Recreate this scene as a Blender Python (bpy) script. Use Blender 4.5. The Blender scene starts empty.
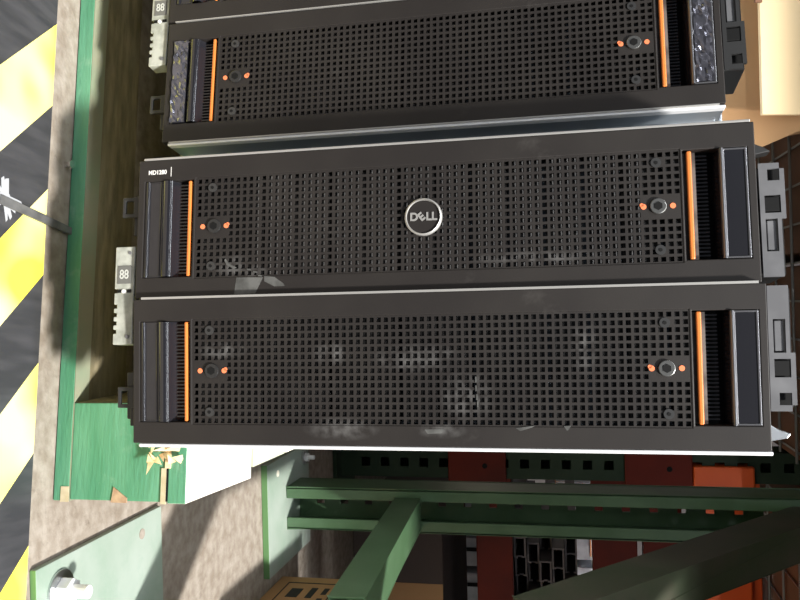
import bpy, bmesh, math, random
from mathutils import Matrix, Vector
random.seed(7)
C = bpy.context.scene.collection
R = math.radians

# ------------------------------------------------------------------ materials
def nt(name):
    m = bpy.data.materials.new(name); m.use_nodes = True
    n = m.node_tree.nodes; l = m.node_tree.links
    return m, n, l, n['Principled BSDF']

def lin(c):
    return tuple(((v/255)/12.92 if v/255 <= .04045 else ((v/255+.055)/1.055)**2.4) for v in c)+(1,)

def mat(name, col, rough=.6, metal=0, col2=None, scale=30, lo=.4, hi=.65, bump=0, bscale=None, spec=.5,
        stretch=None, dust=None, dscale=6, dlo=.6, dhi=.8, coat=0, detail=6):
    m, n, l, b = nt(name)
    b.inputs['Roughness'].default_value = rough
    b.inputs['Metallic'].default_value = metal
    b.inputs['Specular IOR Level'].default_value = spec
    b.inputs['Coat Weight'].default_value = coat
    b.inputs['Base Color'].default_value = col if len(col) == 4 else col+(1,)
    tc = n.new('ShaderNodeTexCoord'); mp = n.new('ShaderNodeMapping')
    l.new(tc.outputs['Object'], mp.inputs['Vector'])
    if stretch: mp.inputs['Scale'].default_value = stretch
    src = None
    if col2:
        t = n.new('ShaderNodeTexNoise'); t.inputs['Scale'].default_value = scale; t.inputs['Detail'].default_value = detail
        l.new(mp.outputs[0], t.inputs['Vector'])
        r = n.new('ShaderNodeMapRange'); r.inputs['From Min'].default_value = lo; r.inputs['From Max'].default_value = hi
        l.new(t.outputs['Fac'], r.inputs['Value'])
        x = n.new('ShaderNodeMix'); x.data_type = 'RGBA'
        x.inputs[6].default_value = col if len(col) == 4 else col+(1,)
        x.inputs[7].default_value = col2 if len(col2) == 4 else col2+(1,)
        l.new(r.outputs[0], x.inputs[0]); src = x.outputs[2]
    if dust:
        t = n.new('ShaderNodeTexNoise'); t.inputs['Scale'].default_value = dscale; t.inputs['Detail'].default_value = 8
        t.inputs['Roughness'].default_value = .7
        l.new(tc.outputs['Object'], t.inputs['Vector'])
        r = n.new('ShaderNodeMapRange'); r.inputs['From Min'].default_value = dlo; r.inputs['From Max'].default_value = dhi
        l.new(t.outputs['Fac'], r.inputs['Value'])
        x = n.new('ShaderNodeMix'); x.data_type = 'RGBA'
        if src: l.new(src, x.inputs[6])
        else: x.inputs[6].default_value = col if len(col) == 4 else col+(1,)
        x.inputs[7].default_value = dust if len(dust) == 4 else dust+(1,)
        l.new(r.outputs[0], x.inputs[0]); src = x.outputs[2]
    if src: l.new(src, b.inputs['Base Color'])
    if bump:
        t = n.new('ShaderNodeTexNoise'); t.inputs['Scale'].default_value = bscale or scale; t.inputs['Detail'].default_value = 5
        l.new(mp.outputs[0], t.inputs['Vector'])
        bp = n.new('ShaderNodeBump'); bp.inputs['Strength'].default_value = bump; bp.inputs['Distance'].default_value = .002
        l.new(t.outputs['Fac'], bp.inputs['Height']); l.new(bp.outputs[0], b.inputs['Normal'])
    return m

M = {}
M['bezel'] = mat('black_bezel_plastic', (.017,.0145,.0135), .5, spec=.35, col2=(.023,.020,.018), scale=12, dust=(.07,.065,.06), dscale=14, dlo=.6, dhi=.9, bump=.04, bscale=900)
M['carrier'] = mat('grey_drive_carrier', (.05,.045,.041), .4, col2=(.14,.13,.12), scale=70)
M['crib'] = mat('light_carrier_rib', (.42,.41,.40), .4)
M['gloss'] = mat('glossy_black_plastic', (.012,.012,.015), .2, coat=.6)
M['rim'] = mat('satin_grey_rim', (.16,.16,.17), .28, .7)
M['film'] = mat('crinkled_film_over_plastic', (.16,.16,.19), .16, .75)
M['dark'] = mat('matt_black_plastic', (.006,.006,.006), .7, spec=.2)
M['orange'] = mat('orange_latch_plastic', (.66,.19,.04), .35)
M['redor'] = mat('orange_marking', (.85,.22,.09), .5)
M['zinc'] = mat('zinc_plated_steel', (.62,.64,.66), .32, 1, col2=(.5,.52,.54), scale=40, bump=.05)
M['flange'] = mat('bright_steel_edge', (.85,.86,.88), .45, .35)
M['chrome'] = mat('chrome', (.8,.8,.8), .18, 1)
M['steel'] = mat('dull_screw_steel', (.07,.07,.07), .35, .6)
M['locks'] = mat('black_lock_metal', (.03,.03,.03), .22, .3)
M['lockr'] = mat('grey_lock_metal', (.26,.26,.25), .3, .85)
M['white'] = mat('white_print', (.75,.73,.7), .5)
M['ear'] = mat('grey_bracket_plastic', (.11,.11,.115), .32, col2=(.15,.15,.155), scale=40)
M['eard'] = mat('black_bracket_plastic', (.02,.02,.02), .45)
M['panel'] = mat('pale_grey_panel_plastic', (.42,.43,.38), .5, col2=(.28,.29,.25), scale=120)
M['dust'] = mat('dusty_faded_paint', (.20,.24,.16), .8, col2=(.26,.24,.17), scale=14)
M['side'] = mat('shaded_steel_side', (.42,.47,.52), .4, .8)
M['badge'] = mat('silver_badge_metal', (.45,.44,.42), .35, .5)
M['lcd'] = mat('display_window', (.13,.13,.12), .2)
M['seg'] = mat('display_segments', (.48,.49,.45), .4)
M['residue'] = mat('tape_residue', (.11,.11,.105), .5, col2=(.05,.05,.047), scale=90)
M['floor'] = mat('concrete', (.20,.165,.130), .8, col2=(.30,.265,.225), scale=70, lo=.35, hi=.68, dust=(.12,.095,.07), dscale=55, dlo=.6, dhi=.78, bump=.5, bscale=160)
M['tblack'] = mat('black_tape', (.035,.036,.04), .4, col2=(.055,.055,.06), scale=14, stretch=(6,1,1), dust=(.4,.4,.42), dscale=60, dlo=.72, dhi=.82, bump=.1)
M['tyel'] = mat('yellow_tape_glare', (.93,.82,.07), .5, col2=(.92,.85,.36), scale=9, lo=.42, hi=.62, detail=2)  # paler patches put overexposed glare into the yellow
M['scuff'] = mat('white_scuff', (.36,.37,.39), .7)
M['strap'] = mat('grey_strap', (.07,.07,.07), .5, col2=(.12,.12,.12), scale=60)
M['gpaint'] = mat('green_painted_wood', (.055,.21,.115), .6, col2=(.10,.28,.17), scale=7, stretch=(1,1,5), dust=(.24,.36,.27), dscale=18, dlo=.55, dhi=.85, bump=.4, bscale=60)
M['wood'] = mat('raw_softwood', (.74,.70,.60), .7, col2=(.80,.77,.69), scale=10, stretch=(1,8,8), dust=(.40,.30,.18), dscale=20, dlo=.68, dhi=.8, bump=.2, bscale=80)
M['dirtywood'] = mat('dirty_wood', (.13,.11,.06), .8, col2=(.24,.20,.12), scale=12, stretch=(2,9,9), dust=(.22,.2,.14), dscale=8, dlo=.5, dhi=.8, bump=.3, bscale=60)
M['splinter'] = mat('splintered_wood', (.70,.45,.22), .8, col2=(.85,.68,.45), scale=60)
M['palew'] = mat('pale_greenish_board', (.42,.50,.40), .7, col2=(.5,.5,.34), scale=14)
M['olive'] = mat('reflect_tinted_olive_paint', (.040,.052,.028), .5, col2=(.065,.062,.042), scale=14, spec=.3)  # olive brown: reflected tint put into the green brace paint
M['beige'] = mat('beige_bare_wood', (.42,.35,.22), .8, col2=(.5,.44,.3), scale=90)
M['chip'] = mat('brown_bare_wood', (.30,.18,.11), .8, col2=(.45,.32,.2), scale=90)
M['gsteel'] = mat('green_rack_paint', (.050,.105,.048), .4, col2=(.068,.13,.066), scale=18, dust=(.16,.21,.15), dscale=25, dlo=.62, dhi=.9, spec=.6)
M['gplate'] = mat('sunlit_green_plate', (.25,.31,.26), .45, col2=(.30,.35,.31), scale=14, dust=(.18,.27,.20), dscale=9, dlo=.5, dhi=.8)  # plate top paler than its edge: sunlight put into the colour
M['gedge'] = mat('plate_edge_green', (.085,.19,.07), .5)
M['dgreen'] = mat('dark_green_rack_paint', (.018,.036,.02), .45, spec=.2, col2=(.03,.05,.03), scale=12)
M['obeam'] = mat('lit_orange_beam_paint', (.85,.13,.02), .45, col2=(.75,.105,.02), scale=8)  # brighter than the other beams: lit look put into the colour
M['rbeam'] = mat('dark_red_beam_paint', (.13,.014,.006), .5, spec=.2, col2=(.085,.010,.005), scale=10)
M['wire'] = mat('galvanised_wire', (.25,.25,.24), .4, .6)
M['card'] = mat('kraft_cardboard', (.42,.23,.10), .8, col2=(.47,.27,.12), scale=8)
M['cardl'] = mat('lit_cardboard', (.80,.60,.34), .8, col2=(.84,.65,.40), scale=10)  # paler copy of the kraft: light caught by the flap, in the colour
M['cardd'] = mat('brown_cardboard', (.16,.075,.04), .8, col2=(.20,.09,.045), scale=8)
M['cardk'] = mat('dark_carton', (.07,.05,.042), .8, col2=(.085,.06,.05), scale=8)
M['ink'] = mat('black_ink', (.02,.018,.015), .7)
M['prof'] = mat('dark_grey_profile', (.085,.07,.07), .5, col2=(.12,.10,.10), scale=30)
M['profb'] = mat('brown_profile', (.22,.10,.07), .5)
M['gear'] = mat('pale_equipment_metal', (.60,.64,.70), .4, .2, col2=(.45,.5,.56), scale=30)
M['geard'] = mat('dark_equipment', (.06,.06,.065), .4)
M['gearo'] = mat('orange_equipment_frame', (.8,.33,.12), .5)
M['wall'] = mat('dark_warehouse_wall', (.05,.045,.045), .9, col2=(.035,.03,.03), scale=3)

def dusty(blobs):
    m = M['bezel'].copy(); n = m.node_tree.nodes; l = m.node_tree.links; b = n['Principled BSDF']
    src = b.inputs['Base Color'].links[0].from_socket
    tc = n.new('ShaderNodeTexCoord'); t = n.new('ShaderNodeTexNoise'); t.inputs['Scale'].default_value = 130; t.inputs['Detail'].default_value = 6
    l.new(tc.outputs['Object'], t.inputs['Vector'])
    rr = n.new('ShaderNodeMapRange'); rr.inputs['From Min'].default_value = .38; rr.inputs['From Max'].default_value = .72
    l.new(t.outputs['Fac'], rr.inputs['Value'])
    acc = None
    for (px, pz, sx, sz) in blobs:
        mp = n.new('ShaderNodeMapping'); mp.vector_type = 'POINT'
        mp.inputs['Location'].default_value = (-px/sx, 0, -pz/sz); mp.inputs['Scale'].default_value = (1/sx, 0, 1/sz)
        l.new(tc.outputs['Object'], mp.inputs['Vector'])
        L = n.new('ShaderNodeVectorMath'); L.operation = 'LENGTH'; l.new(mp.outputs[0], L.inputs[0])
        q = n.new('ShaderNodeMapRange'); q.inputs['From Min'].default_value = 1; q.inputs['From Max'].default_value = .3
        l.new(L.outputs['Value'], q.inputs['Value'])
        if acc is None: acc = q.outputs[0]
        else:
            a = n.new('ShaderNodeMath'); a.operation = 'MAXIMUM'; l.new(acc, a.inputs[0]); l.new(q.outputs[0], a.inputs[1]); acc = a.outputs[0]
    mu = n.new('ShaderNodeMath'); mu.operation = 'MULTIPLY'; l.new(acc, mu.inputs[0]); l.new(rr.outputs[0], mu.inputs[1])
    x = n.new('ShaderNodeMix'); x.data_type = 'RGBA'; l.new(src, x.inputs[6]); x.inputs[7].default_value = (.10, .097, .094, 1)
    l.new(mu.outputs[0], x.inputs[0]); l.new(x.outputs[2], b.inputs['Base Color']); return m
M['dusty4'] = dusty([(-.069, .068, .007, .022), (-.062, .216, .011, .034), (-.066, .153, .009, .016), (-.0125, .160, .009, .030), (-.068, .330, .02, .010), (-.012, .232, .006, .02), (-.035, .25, .02, .02)])
M['dusty3'] = dusty([(-.024, .076, .009, .016), (-.022, .30, .005, .05), (-.018, .093, .006, .012)])

# ------------------------------------------------------------------ object helpers
WM = {}
def wm(o):
    return WM.get(o.name, Matrix())
def link(o, parent=None, world=None, local=None):
    C.objects.link(o)
    if parent is not None:
        o.parent = parent
        l = local if local is not None else (wm(parent).inverted() @ (world if world is not None else Matrix()))
        o.matrix_basis = l; WM[o.name] = wm(parent) @ l
    else:
        w = world if world is not None else Matrix()
        o.matrix_basis = w; WM[o.name] = w.copy()
    return o
def tag(o, label, cat, group=None, kind=None):
    if label: o['label'] = label
    if cat: o['category'] = cat
    if group: o['group'] = group
    if kind: o['kind'] = kind
    return o
def empty(name, world, label, cat, group=None):
    o = bpy.data.objects.new(name, None); o.empty_display_size = .05
    link(o, None, world); return tag(o, label, cat, group)
def TR(x, y, z, yaw=0, lean=0, roll=0):
    return Matrix.Translation((x, y, z)) @ Matrix.Rotation(yaw, 4, 'Z') @ Matrix.Rotation(lean, 4, 'X') @ Matrix.Rotation(roll, 4, 'Y')

class MB:
    def __init__(s): s.v = []; s.f = []; s.mi = []
    def add(s, vs, fs, mi=0):
        k = len(s.v); s.v += [tuple(v) for v in vs]; s.f += [tuple(i+k for i in f) for f in fs]; s.mi += [mi]*len(fs)
    def box(s, x0, x1, y0, y1, z0, z1, mi=0, m=None):
        vs = [Vector((x, y, z)) for x in (x0, x1) for y in (y0, y1) for z in (z0, z1)]
        if m is not None: vs = [m @ v for v in vs]
        s.add(vs, [(0,1,3,2),(4,6,7,5),(0,4,5,1),(2,3,7,6),(0,2,6,4),(1,5,7,3)], mi); return s
    def prism(s, poly, d0, d1, axis='y', mi=0, m=None):
        """poly of 2-D points extruded along axis from d0 to d1"""
        def P(a, b, d):
            return Vector((a, d, b)) if axis == 'y' else (Vector((a, b, d)) if axis == 'z' else Vector((d, a, b)))
        n = len(poly)
        vs = [P(a, b, d0) for a, b in poly]+[P(a, b, d1) for a, b in poly]
        if m is not None: vs = [m @ v for v in vs]
        s.add(vs, [tuple(range(n)), tuple(range(2*n-1, n-1, -1))]+[(i, i+n, (i+1) % n+n, (i+1) % n) for i in range(n)], mi); return s
    def sweep(s, prof, d0, d1, axis='x', mi=0):
        """open profile strip (two coords) swept along axis"""
        n = len(prof)
        def P(a, b, d): return Vector((d, a, b)) if axis == 'x' else Vector((a, b, d))
        vs = [P(a, b, d0) for a, b in prof]+[P(a, b, d1) for a, b in prof]
        s.add(vs, [(i, i+1, i+1+n, i+n) for i in range(n-1)], mi); return s
    def cyl(s, c, r, h, axis='y', n=24, mi=0, r2=None):
        r2 = r if r2 is None else r2
        def P(a, b, d):
            return (c[0]+a, c[1]+d, c[2]+b) if axis == 'y' else ((c[0]+a, c[1]+b, c[2]+d) if axis == 'z' else (c[0]+d, c[1]+a, c[2]+b))
        vs = [P(r*math.cos(t), r*math.sin(t), 0) for t in [2*math.pi*i/n for i in range(n)]]
        vs += [P(r2*math.cos(t), r2*math.sin(t), h) for t in [2*math.pi*i/n for i in range(n)]]
        s.add(vs, [tuple(range(n)), tuple(range(2*n-1, n-1, -1))]+[(i, (i+1) % n, (i+1) % n+n, i+n) for i in range(n)], mi); return s
    def tube(s, pts, r, n=6, mi=0):
        k = []
        for i, p in enumerate(pts):
            p = Vector(p); a = Vector(pts[max(i-1, 0)]); b = Vector(pts[min(i+1, len(pts)-1)])
            t = (b-a).normalized(); u = t.orthogonal().normalized() if i == 0 else (k[-1]-t*k[-1].dot(t)).normalized(); k.append(u)
            w = t.cross(u)
            s.v += [tuple(p+r*(math.cos(q)*u+math.sin(q)*w)) for q in [2*math.pi*j/n for j in range(n)]]
        b0 = len(s.v)-n*len(pts)
        for i in range(len(pts)-1):
            for j in range(n):
                s.f.append((b0+i*n+j, b0+i*n+(j+1) % n, b0+(i+1)*n+(j+1) % n, b0+(i+1)*n+j)); s.mi.append(mi)
        s.f.append(tuple(b0+j for j in range(n))[::-1]); s.mi.append(mi)
        s.f.append(tuple(len(s.v)-n+j for j in range(n))); s.mi.append(mi)
        return s
    def build(s, name, mats, parent=None, world=None, local=None, bevel=0, smooth=False, segs=2):
        me = bpy.data.meshes.new(name); me.from_pydata(s.v, [], s.f)
        for m in (mats if isinstance(mats, (list, tuple)) else [mats]): me.materials.append(m)
        me.polygons.foreach_set('material_index', s.mi)
        bm = bmesh.new(); bm.from_mesh(me); bmesh.ops.remove_doubles(bm, verts=bm.verts, dist=1e-6)
        bmesh.ops.recalc_face_normals(bm, faces=bm.faces); bm.to_mesh(me); bm.free()
        o = bpy.data.objects.new(name, me)
        link(o, parent, world, local if (local is not None or world is not None or parent is None) else Matrix())
        if bevel:
            b = o.modifiers.new('bevel', 'BEVEL'); b.width = bevel; b.segments = segs; b.limit_method = 'ANGLE'; b.angle_limit = R(40)
        if smooth:
            for p in me.polygons: p.use_smooth = True
            e = o.modifiers.new('edges', 'EDGE_SPLIT'); e.split_angle = R(35)
        return o

def plate(xs, zs, keep, d0, d1, mb=None, mi=0):
    """a plate with real openings: cells keep(i, j) between breakpoints xs and zs, thickness d0..d1 along y"""
    mb = mb or MB(); nx, nz = len(xs), len(zs)
    idx = {}
    def V(i, j, d):
        k = (i, j, d)
        if k not in idx:
            idx[k] = len(mb.v); mb.v.append((xs[i], d0 if d == 0 else d1, zs[j]))
        return idx[k]
    K = lambda i, j: 0 <= i < nx-1 and 0 <= j < nz-1 and keep(i, j)
    def F(*a): mb.f.append(a); mb.mi.append(mi)
    for i in range(nx-1):
        for j in range(nz-1):
            if not K(i, j): continue
            F(V(i,j,0), V(i+1,j,0), V(i+1,j+1,0), V(i,j+1,0)); F(V(i,j,1), V(i,j+1,1), V(i+1,j+1,1), V(i+1,j,1))
            if not K(i-1, j): F(V(i,j,0), V(i,j+1,0), V(i,j+1,1), V(i,j,1))
            if not K(i+1, j): F(V(i+1,j,0), V(i+1,j,1), V(i+1,j+1,1), V(i+1,j+1,0))
            if not K(i, j-1): F(V(i,j,0), V(i,j,1), V(i+1,j,1), V(i+1,j,0))
            if not K(i, j+1): F(V(i,j+1,0), V(i+1,j+1,0), V(i+1,j+1,1), V(i,j+1,1))
    return mb

def lettering(name, txt, size, mat_, parent, local, depth=.0003, bold=0, sx=1):
    cu = bpy.data.curves.new(name, 'FONT'); cu.body = txt; cu.size = size; cu.extrude = depth; cu.offset = bold
    cu.align_x = 'CENTER'; cu.align_y = 'CENTER'
    t = bpy.data.objects.new(name+'_source', cu); C.objects.link(t); bpy.context.view_layer.update()
    me = bpy.data.meshes.new_from_object(t); bpy.data.objects.remove(t)
    me.materials.clear(); me.materials.append(mat_)
    for v in me.vertices: v.co.x *= sx
    me.name = name
    o = bpy.data.objects.new(name, me); return link(o, parent, None, local)

# letters run up the standing enclosure: glyph x -> +z, glyph y -> -x, facing -y
def UP(x, y, z): return Matrix.Translation((x, y, z)) @ Matrix(((0,-1,0,0),(0,0,-1,0),(1,0,0,0),(0,0,0,1)))

# ------------------------------------------------------------------ storage enclosures
mm = .001
HS0, HP = 48.5, 5.17          # first hole, pitch
NC, NR = 68, 15
def X(t): return (t-109)*mm
def grille_mesh():
    h = 1.65
    xs = [X(16.5)]; zs = [45.4*mm]
    for j in range(NR):
        c = 19.6+j*5.13; xs += [X(c-h), X(c+h)]
    xs.append(X(94))
    for i in range(NC):
        c = HS0+i*HP; zs += [(c-h)*mm, (c+h)*mm]
    zs.append(397.2*mm)
    def keep(i, j):
        if i % 2 == 0 or j % 2 == 0: return True
        row, col = i//2, j//2
        if row in (6, 7, 8) and (col < 5 or col >= NC-5): return True
        if row in (1, 13) and col in (2, NC-3): return True
        return False
    return plate(xs, zs, keep, .0005, .0030)
GR = grille_mesh()
def frame_mesh():
    xs = [X(.8), X(2), X(16.5), X(17.6), X(92.6), X(94), X(107.2), X(108.4)]
    zs = [v*mm for v in (-2.6, -1.0, 2.8, 43.4, 45.4, 397.2, 398.9, 440, 443.5, 445)]
    def keep(i, j):
        if 2 <= i <= 4 and j == 4: return False          # grille opening
        if i == 3 and j in (2, 6): return False          # handle recesses
        return True
    return plate(xs, zs, keep, 0, .014)
def handle_low(film):
    mb = MB(); x0, x1 = X(18), X(92.2)
    prof = [(.0140, .0030), (.0012, .0032), (.0010, .0172)]
    for k in range(9):
        a = math.pi*k/8
        prof.append((.0010-.0034*math.sin(a), .0228-.0046*math.cos(a)))
    prof += [(.0030, .0285), (.0065, .0305), (.0100, .0345), (.0125, .0380)]
    # y = depth, z = height
    mb.sweep(prof, x0, x1, 'x')
    mb.sweep([(.0010-.0016*math.sin(math.pi*k/6), .0058-.0014*math.cos(math.pi*k/6)) for k in range(7)], x0, x1, 'x')
    return mb
def crinkle(x0, x1, z0, z1):
    rnd = random.Random(5); m = MB(); nx, nz = 26, 6
    vs = [(x0+(x1-x0)*i/nx+(rnd.uniform(-.0008, .0008) if 0 < i < nx else 0), -.0006-rnd.uniform(0, .0016), z0+(z1-z0)*j/nz+(rnd.uniform(-.0006, .0006) if 0 < j < nz else 0)) for i in range(nx+1) for j in range(nz+1)]
    m.add(vs, [(i*(nz+1)+j, (i+1)*(nz+1)+j, (i+1)*(nz+1)+j+1, i*(nz+1)+j+1) for i in range(nx) for j in range(nz)])
    # closed back so the film has a body
    m.add([(x0, .0004, z0), (x1, .0004, z0), (x1, .0004, z1), (x0, .0004, z1)], [(0, 1, 2, 3)])
    return m
def teeth(z0, z1, depth, n=27):
    mb = MB()
    for k in range(n):
        t = 20+k*(71.0/n); mb.box(X(t), X(t+1.1), depth-.003, .0139, z0, z1)
    return mb

def drawer(encl, ox, oy, oz, yaw, logo=False, text=False, film=False, dust4=False):
    W = TR(ox, oy, oz, R(yaw))
    d = MB().box(X(1.2), X(108.9), .0140, .035, -.0002, .4452).box(X(-.4), X(1.0), .004, .035, .004, .441).box(X(108.6), X(109.9), .004, .035, .004, .441)
    d = d.build('drawer', M['side'], encl, W)
    frame_mesh().build('bezel', M['bezel'], d, None, Matrix(), bevel=.0006)
    GR.build('grille', M['bezel'], d, None, Matrix())
    # left (lower) handle
    MB().box(X(17.6), X(92.6), .0125, .0139, .0028, .0434).build('recess_floor', M['dark'], d)
    handle_low(film).build('handle', M['gloss'], d, smooth=True)
    if film:
        crinkle(X(18.5), X(91.5), .0040, .0170).build('handle_film', M['film'], d)
    else:
        m = MB(); xs = [X(18), X(19), X(91.4), X(92.4)]; zs = [.0045, .0055, .0160, .0168]
        plate(xs, zs, lambda i, j: not (i == 1 and j == 1), .0004, .0013, m); m.build('handle_plate', M['gloss'], d, bevel=.0003)
    teeth(.0300, .0372, .0085).build('ribs', M['gloss'], d)
    MB().box(X(18.2), X(92), .0004, .0120, .0389, .0415).build('release_latch', M['orange'], d, bevel=.0009)
    # right (upper) handle
    MB().box(X(17.6), X(92.6), .0125, .0139, .3989, .4400).build('recess_floor', M['dark'], d)
    teeth(.4075, .4155, .0100).build('ribs', M['gloss'], d)
    MB().box(X(18.2), X(92), .0002, .0120, .4016, .4048).build('release_latch', M['orange'], d, bevel=.0009)
    m = MB(); m.sweep([(.0130, .4185), (.009, .4205), (.003, .4225), (.0008, .4240)], X(18), X(92.2), 'x')
    m.box(X(18), X(92.2), .0010, .0125, .4240, .4398); m.build('handle', M['gloss'], d, smooth=True)
    m = MB(); plate([X(18), X(19.3), X(90.9), X(92.2)], [.4238, .4254, .4380, .4396], lambda i, j: not (i == 1 and j == 1), -.0008, .0009, m)
    m.sweep([(.0009-.0030*math.sin(math.pi*k/8), .4236-.0016*math.cos(math.pi*k/8)) for k in range(9)], X(18), X(92.2), 'x')
    m.build('handle_rim', M['rim'], d, bevel=.0004)
    MB().box(X(19.3), X(90.9), -.0002, .0009, .4254, .4380).build('handle_plate', M['gloss'], d)
    if film: crinkle(X(19.3), X(90.9), .4254, .4380).build('handle_film', M['film'], d)
    # lock screws, arrows and small screws
    for zc, tc in ((.0612, 54.7), (.3823, 55.2)):
        s = MB().cyl((X(tc), -.0012, zc), .0054, .0017, 'y', 28).build('lock_screw', M['locks'] if zc < .2 else M['lockr'], d, bevel=.0005)
        MB().cyl((X(tc), -.0016, zc), .0030, .0005, 'y', 6).build('socket', M['dark'], s)
        for sgn, k in ((-1, 0), (1, 1)):
            zz = zc+sgn*(.0095)
            a = MB().cyl((X(tc), .0001, zz), .0019, .0004, 'y', 14)
            if k == (1 if zc < .2 else 0): a.cyl((X(tc)-.0012, .0001, zz+sgn*.0012), .0013, .0004, 'y', 12)
            a.build('lock_marking', M['redor'], d)
    for zc, tc in ((.0592, 24.9), (.0592, 85.1), (.3818, 25.2), (.3828, 85.1)):
        s = MB().cyl((X(tc), -.0004, zc), .0034, .0009, 'y', 20).build('small_screw', M['steel'], d)
        MB().cyl((X(tc), -.0007, zc), .0013, .0003, 'y', 6).build('socket', M['dark'], s)
    # drive carriers showing dimly behind the perforations
    z = .0490
    w = [27.4, 24.0]; k = 0
    while z < .390:
        cm = MB().box(X(18.5), X(92), .0044, .0130, z+.0012, z+w[k % 2]*mm-.0012)
        for i in range(NC):
            zr = (HS0+i*HP+.35)*mm
            if logo and .092 < zr < .37 and z+.0025 < zr < z+w[k % 2]*mm-.0025: [cm.box(X(19.6+q*5.13-1.4), X(19.6+q*5.13+1.4), .0014, .0046, zr, zr+.0008, 1) for q in range(NR)]
        cm.build('drive_carrier', [M['carrier'], M['crib']], d); z += w[k % 2]*mm; k += 1
    if not logo: MB().box(X(-.9) if dust4 else X(108.45), X(.75) if dust4 else X(109.2), -.0003, .0130, .004, .4405).build('edge_strip', M['badge'], d)
    if logo:
        c = (X(55.2), 0, .2217)
        m = MB(); n = 40
        for i in range(n):
            a, b = 2*math.pi*i/n, 2*math.pi*(i+1)/n
            for (r0, y0, r1, y1) in ((.0137, .0005, .0134, -.0016), (.0134, -.0016, .0124, -.0022), (.0124, -.0022, .0119, -.0010)):
                m.add([(c[0]+r0*math.cos(a), y0, c[2]+r0*math.sin(a)), (c[0]+r0*math.cos(b), y0, c[2]+r0*math.sin(b)),
                       (c[0]+r1*math.cos(b), y1, c[2]+r1*math.sin(b)), (c[0]+r1*math.cos(a), y1, c[2]+r1*math.sin(a))], [(0, 1, 2, 3)])
        bd = MB().cyl((c[0], -.0010, c[2]), .0121, .0015, 'y', 40).build('badge', M['bezel'], d)
        m.build('badge_ring', M['badge'], d, smooth=True)
        for ch, dz, rot in (('D', -.0067, 0), ('E', -.0012, R(38)), ('L', .0040, 0), ('L', .0080, 0)):
            L = UP(c[0]+.0002, -.0013, c[2]+dz) @ Matrix.Rotation(rot, 4, 'Z')
            lettering('badge_letter', ch, .0080, M['badge'], d, L, .0003, .00028, 1.0)
    if text:
        lettering('model_lettering', 'MD1280', .0047, M['white'], d, UP(X(10.6), -.0002, .0132), .0001, .0001, .92)
        MB().box(X(6.8), X(14.2), -.0002, .0002, .0243, .0247).build('printed_line', M['white'], d)
    for ch in d.children:
        if ch.name.startswith(('bezel', 'grille')) and (text or dust4):
            ch.data = ch.data.copy(); ch.data.materials[0] = M['dusty3'] if text else M['dusty4']
    return d

def bracket(d, top, low=False, mirror=False):
    """notched side bracket with square opening, slot and round catch; z grows away from the bezel"""
    return d

def ear(encl, W, t_start, t_end, flip, m, nm, z0, sgn, bump_at=None):
    """plate of an ear in drawer coordinates; sgn +1 above the drawer, -1 below it"""
    L = t_end-t_start
    ts = [0, 4, 12, 22, 34, 38, 60, 70, L-.01, L]
    hs = [0, 3, 5.5, 10.5, 13, 16]
    def keep(i, j):
        if i == 1 and j in (2, 3): return j == 3 and False if j == 2 else True if j == 4 else False
        if i == 3 and j in (1, 2, 3): return False
        if i == 5 and j in (1, 2): return False
        if i == 0 and j == 4: return False
        if i >= 5 and j == 4: return False
        return True
    xs = [X(t_start+v) if not flip else X(t_end-v) for v in ts]
    zs = [z0+sgn*v*mm for v in hs]
    mb = MB(); plate(xs, zs, keep, .010, .0125, mb)
    o = mb.build(nm, m, encl, W, bevel=.0008)
    a, b = ts[3], ts[4]
    cx = (xs[3]+xs[4])/2
    MB().cyl((cx, .012, z0+sgn*.0068), .0042, .010, 'y', 20).box(min(xs[3], xs[4])+.001, max(xs[3], xs[4])-.001, .0105, .02, min(z0, z0+sgn*.013), max(z0, z0+sgn*.013)).build('catch', M['dark'], o, None, Matrix(), bevel=.0005)
    cx0, cx1 = sorted((xs[5], xs[6]))
    MB().box(cx0+.001, cx1-.001, .0115, .014, min(z0+sgn*.004, z0+sgn*.0095), max(z0+sgn*.004, z0+sgn*.0095)).build('slider', M['ear'], o, None, Matrix(), bevel=.0004)
    s0, s1 = sorted((xs[0], xs[-1])); q0, q1 = sorted((z0-sgn*.004, z0+sgn*.0155))
    MB().box(s0+.0015, s1-.0015, .016, .060, q0, q1).build('bracket_arm', M['dark'], o, None, Matrix(), bevel=.001)
    return o

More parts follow.
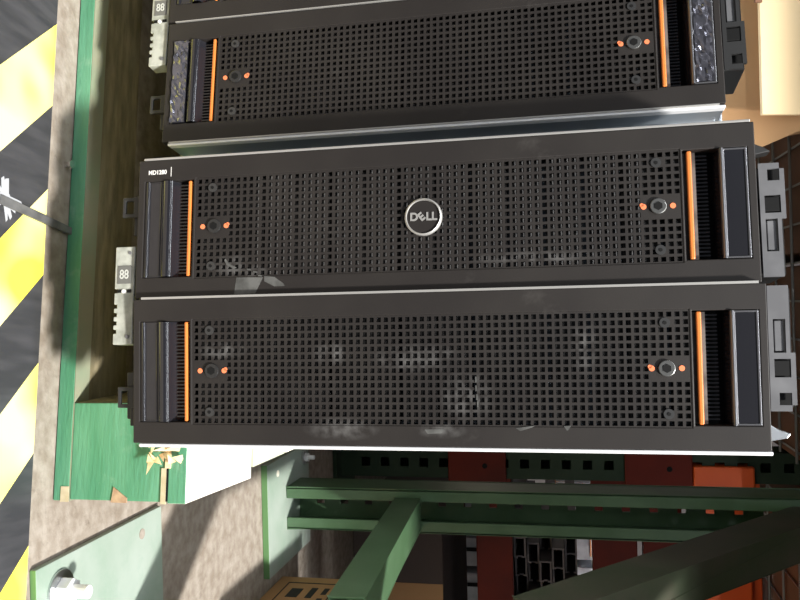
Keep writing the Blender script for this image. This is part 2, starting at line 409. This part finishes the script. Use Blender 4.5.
def control_panel(encl, W, t0):
    """pale module hanging below the bezels, t0 = its left end"""
    xs = [X(t0), X(t0+33), X(t0+36), X(t0+45), X(t0+48), X(t0+51.5), X(t0+54.5), X(t0+58), X(t0+61), X(t0+64.5), X(t0+67.5), X(t0+76)]
    zs = [-.0225, -.0200, -.0060]
    def keep(i, j): return not (j == 0 and i in (1, 3, 5, 7, 9))
    p = plate(xs, zs, keep, .004, .018).build('control_panel', M['panel'], encl, W, bevel=.0007)
    MB().box(X(t0+15), X(t0+29), .0034, .0045, -.0200, -.0085).build('display', M['lcd'], p, None, Matrix(), bevel=.0003)
    dp = [c for c in p.children if c.name.startswith('display')][0] if p.children else None
    lettering('display_digits', '88', .0100, M['seg'], p, UP(X(t0+22), .0033, -.0143), .0001, .0001, .78)
    MB().box(X(t0+33.5), X(t0+36), .0034, .0045, -.0195, -.0165).build('status_lamp', M['dark'], p, None, Matrix())
    MB().box(X(t0+33.5), X(t0+36), .0034, .0045, -.0115, -.0080).build('status_lamp', M['dark'], p, None, Matrix())
    MB().cyl((X(t0+35), .0030, -.0142), .0016, .0015, 'y', 12).build('button', M['white'], p, None, Matrix())
    MB().cyl((X(t0+70), .0032, -.0100), .0016, .001, 'y', 16).build('screw', M['ear'], p, None, Matrix())
    MB().cyl((X(t0+5), .0032, -.0100), .0013, .001, 'y', 16).build('screw', M['ear'], p, None, Matrix())
    return p

def clip(encl, W, t0, low):
    m = MB(); plate([X(t0), X(t0+3), X(t0+13), X(t0+16)], [-.0205, -.0180, -.0110, -.0040], lambda i, j: not (i == 1 and j == 1), .008, .011, m)
    m.box(X(t0-2), X(t0+30), .0115, .030, -.0120, -.0002)
    m.build('mounting_clip', M['eard'] if low else M['ear'], encl, W, bevel=.0006)

A3 = (-.0054, .5571, .1308, -6.55); A4 = (.1030, .5474, .1322, -2.74); B2 = (-.137, .619, .1233, -10.32)
def enclosure(base, yaw, label, grp, left, right, is_a):
    o = empty('storage_enclosure', TR(base[0], base[1], base[2], R(yaw)), label, 'storage enclosure')
    drawer(o, *left, logo=is_a, text=is_a, film=False)
    drawer(o, *right, film=not is_a, dust4=is_a)
    return o

# right-hand enclosure
zb = .1285
encA = enclosure((.1035, .5600, zb), -5.6, 'storage enclosure with two black drawers and round silver logo, standing nearer the green post', None, A3, A4, True)
MB().box(-.2180, -.0035, .036, .62, .0002, .4450).build('chassis', M['zinc'], encA, bevel=.001)
W4 = TR(A4[0], A4[1], A4[2], R(A4[3])); W3 = TR(A3[0], A3[1], A3[2], R(A3[3]))
MB().box(X(108.9), X(111.6), .0015, .034, .001, .4460).build('side_rail', M['flange'], encA, W4, bevel=.0008)
MB().box(X(-1.3), X(.6), .0004, .034, .0010, .4430).build('side_rail', M['badge'], encA, W3, bevel=.0005)
ear(encA, W3, 27, 104, False, M['ear'], 'mounting_bracket', .4485, 1)
ear(encA, W4, 2, 84, True, M['ear'], 'mounting_bracket', .4475, 1)
control_panel(encA, W3, 67)
clip(encA, W3, 27, True); clip(encA, W4, 67, True)
MB().box(X(56), X(92), .012, .034, -.0150, -.0008).build('lower_bracket', M['eard'], encA, W4, bevel=.001)
m = MB(); m.prism([(X(92), .4455), (X(103), .4455), (X(101), .4560), (X(98), .4580), (X(95), .4500)], .006, .018); m.build('corner_hook', M['zinc'], encA, W4, bevel=.0006)
m = MB(); m.prism([(X(14), .4455), (X(22), .4455), (X(20), .4560), (X(17), .4520)], .006, .018); m.build('corner_hook', M['eard'], encA, W3, bevel=.0006)

# left-hand enclosure
WB2 = TR(B2[0], B2[1], B2[2], R(B2[3]))
import math as _m
c, s_ = math.cos(R(B2[3])), math.sin(R(B2[3]))
B1 = (B2[0]-.1095*c, B2[1]-.1095*s_, B2[2]-.001, B2[3])
encB = enclosure((-.137, .6225, .1219), -6.9, 'storage enclosure on end set further back, crinkled film on its handle, beside the cardboard carton', None, B1, B2, False)
MB().box(-.2170, -.0010, .042, .62, .0064, .4520).build('chassis', M['side'], encB, bevel=.001)
MB().box(X(108.9), X(111.2), .0015, .0085, .002, .4450).build('side_rail', M['flange'], encB, WB2, bevel=.0008)
MB().box(X(109.2), X(112.0), .034, .0365, .003, .443).build('side_rail', M['flange'], encB, WB2, bevel=.0006)
ear(encB, WB2, 2, 78, True, M['eard'], 'mounting_bracket', .4475, 1)
control_panel(encB, WB2, -40)
clip(encB, WB2, 62, True)

# marks left on the right-hand enclosure's drawers
def smear(enc, W, pts, m=M['residue'], nm='tape_residue', th=.0002):
    MB().prism([(X(t), s*mm) for s, t in pts], -th, .0001, 'y').build(nm, m, enc, W)
smear(encA, W3, [(80, 94.5), (101, 95), (99, 99), (95, 107), (78.5, 107)])
smear(encA, W3, [(102, 94), (110, 95), (117, 100), (118, 102), (110, 102), (102, 98)])
smear(encA, W3, [(71, 80), (74, 84), (80, 87), (78, 88), (72, 85), (70, 81)])
smear(encA, W4, [(283, 95), (296, 93.3), (294, 94.5), (286, 97)])
for (s, t) in ((88, 88), (93, 90), (97, 93)): smear(encA, W3, [(s, t), (s+3, t+.5), (s+3.2, t+1.5), (s+.2, t+1)])
for (s, t, w) in ((220, 96.5, 14), (315, 93.5, 5)):
    smear(encA, W4, [(s, t), (s+w, t-.5), (s+w-2, t+2.5), (s+2, t+3)], nm='scuff_mark')
for (s, t) in ((256, 60), (256, 66), (256.5, 72), (257, 77)): smear(encA, W4, [(s, t), (s+.9, t), (s+.9, t+4), (s, t+4)], nm='scuff_mark')

# ------------------------------------------------------------------ setting
fl = MB().box(-4, 4, .05, 5, -.05, 0).build('floor', M['floor']); fl['kind'] = 'structure'
wl = MB().box(-4, 4, 5.0, 5.1, 0, 3.2).build('wall_back', M['wall']); wl['kind'] = 'structure'

# ------------------------------------------------------------------ hazard tape
yaw_t = math.atan2(.592-.657, .244+.283)
Tp = TR(-.283, .657, 0, yaw_t)
edge = {'a0': (-.26, .655), 'a1': (-.183, .645), 'b0': (-.106, .636), 'b1': (-.029, .625), 'c0': (.048, .615), 'c1': (.125, .606), 'd0': (.203, .595)}
mb = MB(); Ti = Tp.inverted()
z0, z1 = .0001, .0007; Wt = .11; sh = .108     # stripes run 45 degrees to the tape
per = .1545; x = -.30
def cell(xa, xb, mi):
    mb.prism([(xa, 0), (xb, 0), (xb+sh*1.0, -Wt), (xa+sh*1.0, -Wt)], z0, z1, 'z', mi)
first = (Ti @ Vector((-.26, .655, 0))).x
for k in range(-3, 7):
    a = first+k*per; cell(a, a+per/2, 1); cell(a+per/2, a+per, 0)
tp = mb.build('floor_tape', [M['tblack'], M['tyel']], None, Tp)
tag(tp, 'black and yellow diagonally striped hazard tape stuck along the concrete floor', 'floor tape')

# strap, scuff
def on(x, y, z=0): return (x, y, z)
m = MB(); a = Vector((-.0905, .572, .0012)); b = Vector((-.0705, .666, .0012)); n = Vector((b.y-a.y, -(b.x-a.x), 0)).normalized()*.0042
m.add([a-n, a+n, b+n*.8, b-n*.8, a-n+Vector((0,0,.0012)), a+n+Vector((0,0,.0012)), b+n*.8+Vector((0,0,.004)), b-n*.8+Vector((0,0,.004))], [(0,1,2,3),(4,5,6,7),(0,1,5,4),(1,2,6,5),(2,3,7,6),(3,0,4,7)])
st = m.build('plastic_strap', M['strap'], bevel=.0004); tag(st, 'loose grey plastic strap lying across the tape and bare concrete', 'strap')
m = MB(); random.seed(3); c0 = Vector((-.092, .579, .00075))
for k in range(11):
    an = random.uniform(0, 2*math.pi); L = random.uniform(.006, .020); w = random.uniform(.002, .005)
    d_ = Vector((math.cos(an), math.sin(an), 0)); q = Vector((-d_.y, d_.x, 0))
    m.add([c0-q*w+Vector((0,0,k*1e-5)), c0+q*w+Vector((0,0,k*1e-5)), c0+d_*L+q*w*.4+Vector((0,0,k*1e-5)), c0+d_*L*1.1-q*w*.5+Vector((0,0,k*1e-5))], [(0,1,2,3)])
sc = m.build('paint_scuff', M['scuff']); tag(sc, 'small white splash of dried paint on the black tape beside the strap', 'paint splash')
m = MB().cyl((-.133, .663, .0), .0028, .0045, 'z', 8).cyl((-.133, .663, .0045), .0040, .0025, 'z', 6)
tag(m.build('bolt_head', M['chrome']), 'tiny shiny bolt head standing on concrete against the pallet', 'bolt')

# ------------------------------------------------------------------ pallet
py = math.atan2(.631-.692, .17+.296)
PW = TR(.170, .631, 0, py)
pal = empty('wooden_pallet', PW, 'green painted wooden pallet with splintered corner carrying the black storage enclosures', 'pallet')
def pb(nm, mt, x0, x1, y0, y1, z0, z1, **k): return MB().box(x0, x1, y0, y1, z0, z1).build(nm, mt, pal, None, Matrix(), bevel=k.get('bevel', .0012))
Lp = .92
def skew(nm, mats, x0, y0, y1, z0, z1, xr=0, cut=.13):
    """board whose sawn right end is cut a little out of square"""
    m = MB(); m.prism([(x0, y0), (xr-cut*y0, y0), (xr-cut*y1, y1), (x0, y1)], z0, z1, 'z')
    o = m.build(nm, mats, pal, None, Matrix(), bevel=.001)
    if len(mats) > 1:
        for p in o.data.polygons:
            if p.normal.y < -.7 : p.material_index = 1
    return o
# bottom lead board, stringers, deck boards
b0 = MB().box(-Lp, 0, 0, .085, .0008, .0165).build('bottom_board', [M['dirtywood'], M['gpaint']], pal, None, Matrix(), bevel=.001)
for p in b0.data.polygons:
    if p.normal.y < -.7: p.material_index = 1
m = MB(); m.box(-Lp, 0, 0.0005, .022, .0165, .0168); m.build('paint_edge', M['dust'], pal, None, Matrix())
m = MB(); m.box(-.0125, .0008, -.0006, .0, .0085, .0165); m.build('bare_wood_chip', M['beige'], pal, None, Matrix())
pb('bottom_board', M['dirtywood'], -Lp, -.05, .28, .37, .0008, .0165)
pb('bottom_board', M['dirtywood'], -Lp, -.09, .55, .64, .0008, .0165)
s1 = MB(); s1.prism([(-.086, .0005), (-.0010, .0005), (-.0010-.13*.64, .64), (-.086-.13*.64, .64)], .0168, .1105, 'z')
s1 = s1.build('stringer', [M['dirtywood'], M['gpaint']], pal, None, Matrix(), bevel=.0012)
for p in s1.data.polygons:
    if p.normal.y < -.7: p.material_index = 1
pb('stringer', M['dirtywood'], -.58, -.54, .002, .64, .0168, .1105)
pb('stringer', M['dirtywood'], -.90, -.86, .002, .64, .0168, .1105)
m = MB(); m.prism([(-.013, .060), (.0002, .058), (.0002, .073), (-.004, .073)], -.0008, .0006, 'y'); m.build('bare_wood_chip', M['chip'], pal, None, Matrix())
ys = [(0, .145), (.152, .245), (.252, .345), (.352, .445), (.452, .545), (.552, .64)]
for k, (a, b) in enumerate(ys):
    skew('deck_board', [M['wood'], M['gpaint']] if k == 0 else [M['wood'] if k > 1 else M['palew']], -Lp, a, b, .1108, .1280, xr=0 if k == 0 else -.006, cut=.06 if k == 0 else .09)
# splinters torn out of the corner
random.seed(11)
m = MB()
for k in range(20):
    x0 = random.uniform(-.062, -.030); zz = random.uniform(.098, .128)
    L = random.uniform(.006, .016); w = random.uniform(.0015, .004); an = random.uniform(-.5, .5)+3.1*(k % 2)
    T = Matrix.Translation((x0, -.0035-random.uniform(0, .004), zz)) @ Matrix.Rotation(an+1.4*(k % 4 == 0), 4, 'Y') @ Matrix.Rotation(random.uniform(-.3, .3), 4, 'Z')
    m.add([T @ Vector(v) for v in ((0, 0, -w), (0, 0, w), (L, -.003, 0), (0, .003, 0))], [(0,1,2),(0,1,3),(1,2,3),(0,2,3)])
m.box(-.046, -.030, -.0012, .0004, .1085, .1135)
m.build('splintered_edge', M['splinter'], pal, None, Matrix())
MB().box(-.0465, -.0020, -.0008, .0002, .1098, .1108).build('board_gap', M['dark'], pal, None, Matrix())
MB().box(-.0300, .0004, -.0009, .0003, .1050, .1098).build('bare_wood_strip', M['beige'], pal, None, Matrix())
m = MB()
for k in range(9):
    x0 = -.322+random.uniform(-.01, .02); zz = random.uniform(.110, .128); L = random.uniform(.01, .025); w = .002
    T = Matrix.Translation((x0, -.004, zz)) @ Matrix.Rotation(random.uniform(-1.4, -.3), 4, 'Y')
    m.add([T @ Vector(v) for v in ((0, 0, -w), (0, 0, w), (L, -.004, 0), (0, .003, 0))], [(0,1,2),(0,1,3),(1,2,3),(0,2,3)])
m.build('splintered_edge', M['splinter'], pal, None, Matrix())

# ------------------------------------------------------------------ green upright frame
rack = empty('rack_upright_frame', TR(.32, 1.0, 0), 'green steel rack upright frame with braces and foot plates, right of the enclosures', 'pallet rack frame')
def rp(mb, nm, mt, par=rack, **k): return mb.build(nm, mt, par, Matrix(), **k)
def two(o, mi_fn):
    for p in o.data.polygons:
        if mi_fn(p): p.material_index = 1
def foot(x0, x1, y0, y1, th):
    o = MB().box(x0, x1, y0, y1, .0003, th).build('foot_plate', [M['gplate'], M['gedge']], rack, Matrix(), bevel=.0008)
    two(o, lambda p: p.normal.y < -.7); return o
f1 = foot(.221, .40, .598, .812, .0065)
f2 = foot(.241, .41, 1.121, 1.315, .010)
def bolt(par, x, y, z, s=1.0):
    b = MB().cyl((x, y, z), .0165*s, .0022*s, 'z', 28).build('washer', M['zinc'], par, Matrix(), bevel=.0005)
    MB().cyl((x, y, z+.0022*s), .0105*s, .010*s, 'z', 6).cyl((x, y, z+.012*s), .0055*s, .014*s, 'z', 16).build('anchor_bolt', M['flange'], par, Matrix(), bevel=.0006)
bolt(f1, .249, .630, .0066, 1.1)
m = MB().cyl((.240, .770, .0064), .0055, .0006, 'z', 18); rp(m, 'bolt_hole', M['floor'], f1)
bolt(f2, .262, 1.292, .0101, .7)
m = MB().cyl((.262, 1.165, .0100), .0050, .0006, 'z', 18); rp(m, 'bolt_hole', M['wood'], f2)
def column(x0, x1, ya, yb, z0, z1, mt, par, lip=.018, hp=.0405, th=.004, holes=True, nm='column', flip=1):
    """open C section: web with teardrop openings at yb, lips facing -y at ya"""
    m = MB()
    # web with small round openings
    def web(axis):
        pass
    n = int((z1-z0-.03)/hp)
    zs = [z0]
    for k in range(n): zs += [z0+.03+k*hp, z0+.03+k*hp+.012]
    zs.append(z1)
    w = x1-x0
    plate([x0, x0+w*.45, x0+w*.62, x1], zs, lambda i, j: not (i == 1 and j % 2 == 1), yb-th, yb, m)
    m.box(x0, x0+th, ya, yb-th, z0, z1)
    # right wall with openings
    r = MB(); plate([0, (yb-ya)*.35, (yb-ya)*.65, yb-ya-th], zs, lambda i, j: not (i == 1 and j % 2 == 1), 0, th, r)
    for i, v in enumerate(r.v): r.v[i] = (x1-v[1], ya+v[0], v[2])
    m.add(r.v, r.f)
    m.box(x0, x0+lip, ya-.0, ya+th, z0, z1); m.box(x1-lip, x1, ya, ya+th, z0, z1)
    return m.build(nm, mt, par, Matrix(), bevel=.0012)
cr = column(.291, .357, 1.200, 1.268, .0102, 1.25, M['gsteel'], rack)
cf = column(.322, .388, .730, .800, .0067, 1.25, M['gsteel'], rack)
# braces
def chan(a, b, wx, wd, nm, x0):
    """channel brace in the y-z plane at x0..x0+wx from a=(y,z) to b"""
    a = Vector((0,)+a); b = Vector((0,)+b); t = (b-a).normalized(); L = (b-a).length
    n = Vector((0, -t.z, t.y))
    Mx = Matrix(((1,0,0,x0),(0,t.y,n.y,a.y),(0,t.z,n.z,a.z),(0,0,0,1)))
    m = MB(); th = .003
    m.box(0, th, 0, L, -wd/2, wd/2, m=Mx); m.box(0, wx, 0, L, -wd/2, -wd/2+th, m=Mx); m.box(0, wx, 0, L, wd/2-th, wd/2, m=Mx)
    m.box(wx-th, wx, 0, L, -wd/2, -wd/2+.010, m=Mx); m.box(wx-th, wx, 0, L, wd/2-.010, wd/2, m=Mx)
    return m.build(nm, M['gsteel'] if nm[0] == 'h' else M['olive'], rack, Matrix(), bevel=.0015)
chan((.79, .223), (1.199, .206), .044, .040, 'horizontal_brace', .303)
chan((.79, .412), (1.199, .790), .044, .058, 'diagonal_brace', .301)

# ------------------------------------------------------------------ neighbouring rack behind
rk = empty('rack_upright_frame', TR(.32, 1.54, 0), 'dark green perforated rack post standing behind the nearer green post', 'pallet rack frame')
MB().box(.27, .40, 1.49, 1.62, .0003, .008).build('foot_plate', M['dgreen'], rk, Matrix())
m = MB(); zs = [.0082]
hp = .0385; n = int(1.15/hp)
for k in range(n): zs += [.05+k*hp, .05+k*hp+.017]
zs.append(1.25)
plate([.288, .306, .323, .343], zs, lambda i, j: not (i == 1 and j % 2 == 1), 1.520, 1.523, m)
m.box(.288, .291, 1.523, 1.59, .0082, 1.25); m.box(.340, .343, 1.523, 1.59, .0082, 1.25); m.box(.291, .340, 1.587, 1.59, .0082, 1.25)
m.build('column', M['dgreen'], rk, Matrix())
def beam(z0, z1, y, label, m_, step=True):
    b = empty('rack_beam', TR(.9, y, z0), label, 'rack beam')
    mb_ = MB().box(.345, 2.0, y, y+.045, z0, z1-(.02 if step else 0))
    if step: mb_.box(.345, 2.0, y+.012, y+.045, z1-.02, z1)
    mb_.build('beam', m_, b, Matrix(), bevel=.003)
    return b
def conn(b, z0, z1, m_, y):
    c_ = MB().box(.286, .350, y-.006, y-.0005, z0, z1).build('end_connector', m_, b, Matrix(), bevel=.002)
    MB().cyl((.318, y-.0072, z1-.04), .005, .0012, 'y', 14).build('rivet', M['dark'], c_, Matrix())
b1 = beam(.262, .335, 1.60, 'dark red rack beam, lowest of the beams behind the green post', M['rbeam'], False); conn(b1, .222, .332, M['rbeam'], 1.5195)
b2 = beam(.490, .578, 1.66, 'dark red rack beam, second lowest behind the green post', M['rbeam'], False)
b4 = beam(.590, .664, 1.66, 'dark red rack beam directly under the bright orange one', M['rbeam'], False)
b3 = beam(.672, .800, 1.60, 'bright orange stepped rack beam under the wire deck', M['obeam']); conn(b3, .548, .666, M['rbeam'], 1.5195)
MB().box(.312, .350, 1.510, 1.600, .667, .770).build('beam_end', M['obeam'], b3, Matrix(), bevel=.003)

# wire deck on the beams
def deck(x0, x1, label):
    m = MB()
    for k in range(8): m.tube([(x0, 1.30+k*.105, .812), (x1, 1.30+k*.105, .812)], .0024, 6)
    n = int((x1-x0)/.062)
    for k in range(n+1): m.tube([(x0+.002+k*.062, 1.28, .8155), (x0+.002+k*.062, 2.1, .8155)], .0019, 5)
    tag(m.build('wire_deck', M['wire']), label, 'wire deck')
deck(-1.1, .283, 'galvanised wire mesh shelf deck overhead behind the grey upright brackets')
deck(.366, 2.0, 'galvanised wire mesh shelf deck overhead behind the diagonal brace')
def carton(x0, x1, y0, y1, z0, z1, label, mt, grp=None):
    e = empty('cardboard_carton', TR((x0+x1)/2, y0, z0), label, 'carton', grp)
    MB().box(x0, x1, y0, y1, z0, z1).build('body', mt, e, Matrix(), bevel=.003)
    MB().box((x0+x1)/2-.025, (x0+x1)/2+.025, y0-.0008, y0-.0001, z0+.001, z1-.001).build('sealing_tape', M['card'], e, Matrix())
    return e
carton(-.75, -.06, 1.28, 1.95, .818, 1.2, 'brown carton on the wire deck, above the left enclosure', M['cardd'])
carton(-.04, .28, 1.28, 1.95, .818, 1.2, 'brown carton on the wire deck, above the grey brackets', M['cardd'])
carton(.37, .95, 1.28, 1.95, .818, 1.2, 'brown carton on the wire deck, above the diagonal brace', M['cardd'])

# printed carton by the rear foot plate
pc = empty('cardboard_carton', TR(.52, 1.05, 0), 'small kraft carton with black printed square on its side, behind the horizontal brace', 'carton')
WPC = TR(.432, 0, .0005)
MB().box(0, .17, .90, 1.20, 0, .112).build('body', M['card'], pc, WPC, bevel=.002)
m = MB()
for (a, b, c0_, c1_) in ((1.02, 1.175, .020, .022), (1.02, 1.175, .098, .100), (1.02, 1.023, .020, .100), (1.172, 1.175, .020, .100),
          (1.04, 1.07, .034, .056), (1.085, 1.10, .032, .058), (1.115, 1.15, .034, .052), (1.04, 1.065, .064, .076), (1.08, 1.10, .062, .078), (1.115, 1.155, .064, .074),
          (1.04, 1.06, .084, .092), (1.07, 1.09, .084, .092), (1.10, 1.115, .084, .092), (1.13, 1.155, .084, .092), (.99, .992, .01, .105)):
    m.box(-.0004, .0001, a, b, c0_, c1_)
m.build('printed_marking', M['ink'], pc, WPC)

# dark carton, profiles, equipment behind the rack
carton(.44, .78, 1.62, 2.0, .0006, .190, 'dark brown carton on the floor behind the lowest dark red beam', M['cardk'])
# shelf of channel profiles
def cprof(x, y, z, w, h, m_, label):
    t = .0035
    mb_ = MB().box(x, x+t, y, y+.5, z, z+h).box(x+t, x+w, y, y+.5, z, z+t).box(x+t, x+w, y, y+.5, z+h-t, z+h).box(x+w-t, x+w, y, y+.5, z+t, z+h*.33).box(x+w-t, x+w, y, y+.5, z+h*.67, z+h-t)
    o = mb_.build('steel_channel', m_); tag(o, label, 'steel channel', 'steel channels stacked between the dark red beams')
    return o
proto = None; k = 0
rows = [(0, 6), (1, 6), (2, 5), (3, 4)]
zz = .3355
for r in range(5):
    for q in range(6-r % 2):
        xx = .480+q*.047+(r % 2)*.02
        if proto is None:
            proto = cprof(0, 0, 0, .042, .024, M['prof'], 'dark grey steel channel with C-shaped end stacked between the dark red beams'); o = proto
        else:
            o = proto.copy(); C.objects.link(o)
        o.location = (xx, 1.615+.03*((q+r) % 3), zz+r*.0250)
sh = MB().box(.36, 1.6, 1.602, 2.2, .3290, .3350); 
o = sh.build('shelf_board', M['geard']); tag(o, 'dark shelf board on the lowest red beam under the steel channels', 'shelf')

# far equipment seen through the gaps
def unit(x, y, z, w, h, k_, label):
    e = empty('equipment_unit', TR(x, y, z), label, 'equipment', 'pale equipment units stacked in the far lit shelf')
    return e
def eunit(x, y, z, w, h, style):
    e = empty('equipment_unit', TR(x, y, z), 'pale metal equipment unit stacked far behind the channels' if style else 'shiny pale metal unit standing far behind the dark red beams', 'equipment',
              'far stacked units' if style else 'far shiny units')
    MB().box(0, w, 0, .4 if not style else .12, 0, h).build('case', M['gear'], e, bevel=.002)
    MB().box(w*.35, w*.48, -.002, 0, h*.3, h*.7).build('opening', M['dark'], e)
    MB().box(w*.05, w*.95, -.0015, 0, h*.88, h*.97).build('trim_strip', M['gearo'] if style else M['geard'], e)
    return e
far = MB()
for k in range(3): far.box(.30, 1.6, 2.35, 2.85, [0.02, .07, .515][k], [.03, .080, .530][k])
for xx in (.30, 1.58): far.box(xx, xx+.02, 2.35, 2.85, 0.0003, 1.0)
o = far.build('far_shelf', M['gear']); tag(o, 'pale far shelf unit glimpsed under the red beams', 'shelf')
for q in range(8): eunit(.40+q*.105, 2.38, .0805, .085, .20, 0)
for q in range(2):
    for r in range(3): eunit(.50+q*.23, 2.20, .4105+r*.047, .21, .044, 1)
sh2 = MB().box(.48, 1.0, 2.18, 2.6, .400, .4100); o = sh2.build('shelf_board', M['gearo']); tag(o, 'orange shelf board under the far stacked units', 'shelf')
MB().box(.50, .98, 2.2, 2.6, 0.0003, .400)

# ------------------------------------------------------------------ open cardboard box on the left enclosure
cb = empty('cardboard_box', TR(-.33, .80, .58), 'light open cardboard box with a folded flap on top of the left enclosure', 'box')
m = MB()
m.prism([(-.60, .585), (-.19, .585), (-.126, .600), (-.197, .78), (-.60, .86)], .860, .864, 'y')
m.prism([(-.60, .585), (-.19, .585), (-.19, .589), (-.60, .589)], .864, 1.20, 'y')
m.prism([(-.60, .589), (-.596, .589), (-.596, .82), (-.60, .82)], .864, 1.20, 'y')
m.prism([(-.60, .589), (-.19, .589), (-.22, .80), (-.60, .82)], 1.196, 1.20, 'y')
m.build('body', M['card'], cb, Matrix())
# folded flap, leaning out towards the light
m = MB()
F = Matrix.Translation((0, .838, .642)) @ Matrix.Rotation(R(-18), 4, 'X')
m.prism([(-.60, 0), (-.172, 0), (-.172, .20), (-.60, .20)], -.002, .002, 'y', m=F)
m.build('flap', M['cardl'], cb, Matrix())
m = MB(); m.box(-.36, -.2805, -.0046, -.0022, -.006, .001, m=F); m.build('torn_slot', M['cardd'], cb, Matrix())

# unseen shelf added above the view to shade the rear rack
up = MB().box(-1.6, 2.0, .44, 2.3, 1.252, 1.27).build('shelf_board', M['dirtywood']); tag(up, 'unseen plywood shelf added above everything to shade the rear rack', 'shelf')
# ------------------------------------------------------------------ light
w = bpy.data.worlds.new('world'); bpy.context.scene.world = w; w.use_nodes = True
w.node_tree.nodes['Background'].inputs[0].default_value = (.75, .85, 1, 1)
w.node_tree.nodes['Background'].inputs[1].default_value = .075
def sun(loc_dir, e, ang, col=(1,1,1)):
    l = bpy.data.lights.new('sun', 'SUN'); l.energy = e; l.angle = R(ang); l.color = col
    o = bpy.data.objects.new('sun', l); C.objects.link(o)
    o.rotation_euler = Vector(loc_dir).to_track_quat('-Z', 'Y').to_euler(); return o
sun((-.45, .62, -.95), 8.5, 5, (1, .97, .92))
def lamp(loc, to, e, sx, sy, col):
    l = bpy.data.lights.new('added_lamp', 'AREA'); l.shape = 'RECTANGLE'; l.size = sx; l.size_y = sy; l.energy = e; l.color = col
    o = bpy.data.objects.new('added_lamp', l); C.objects.link(o); o.location = loc
    o.rotation_euler = (Vector(to)-Vector(loc)).to_track_quat('-Z', 'Y').to_euler(); return o
lamp((0, -.75, 2.9), (0, .6, .3), 80, 4.0, .12, (.93, .96, 1))  # added unseen tube, draws highlight lines along the handle ridges
lamp((.9, 1.75, 1.235), (.75, 2.4, .2), 45, .9, .06, (1, .98, .95))  # added under the shelf to brighten the far equipment
lamp((0, -1.7, 1.7), (0, .6, .25), 22, 4.0, .05, (.93, .96, 1))  # second added tube, lower in front, for stronger handle glints

# ------------------------------------------------------------------ camera (held sideways: picture right is up)
pitch, roll = .205, -.025
f = Vector((0, math.cos(pitch), -math.sin(pitch))); r = Vector((1, 0, 0)); u = r.cross(f)
c, s = math.cos(roll), math.sin(roll); r2 = c*r+s*u; u2 = -s*r+c*u
cam = bpy.data.cameras.new('camera'); co = bpy.data.objects.new('camera', cam); C.objects.link(co)
cam.sensor_width = 36; cam.lens = 36; cam.clip_start = .01
mx = Matrix.Identity(4)
for i in range(3): mx[i][0] = u2[i]; mx[i][1] = -r2[i]; mx[i][2] = -f[i]
mx[0][3], mx[1][3], mx[2][3] = 0, 0, .451
co.matrix_world = mx
sc_ = bpy.context.scene; sc_.camera = co
sc_.view_settings.view_transform = 'Standard'; sc_.view_settings.look = 'None'
sc_.view_settings.gamma = 1; sc_.view_settings.use_curve_mapping = False; sc_.view_settings.exposure = 0
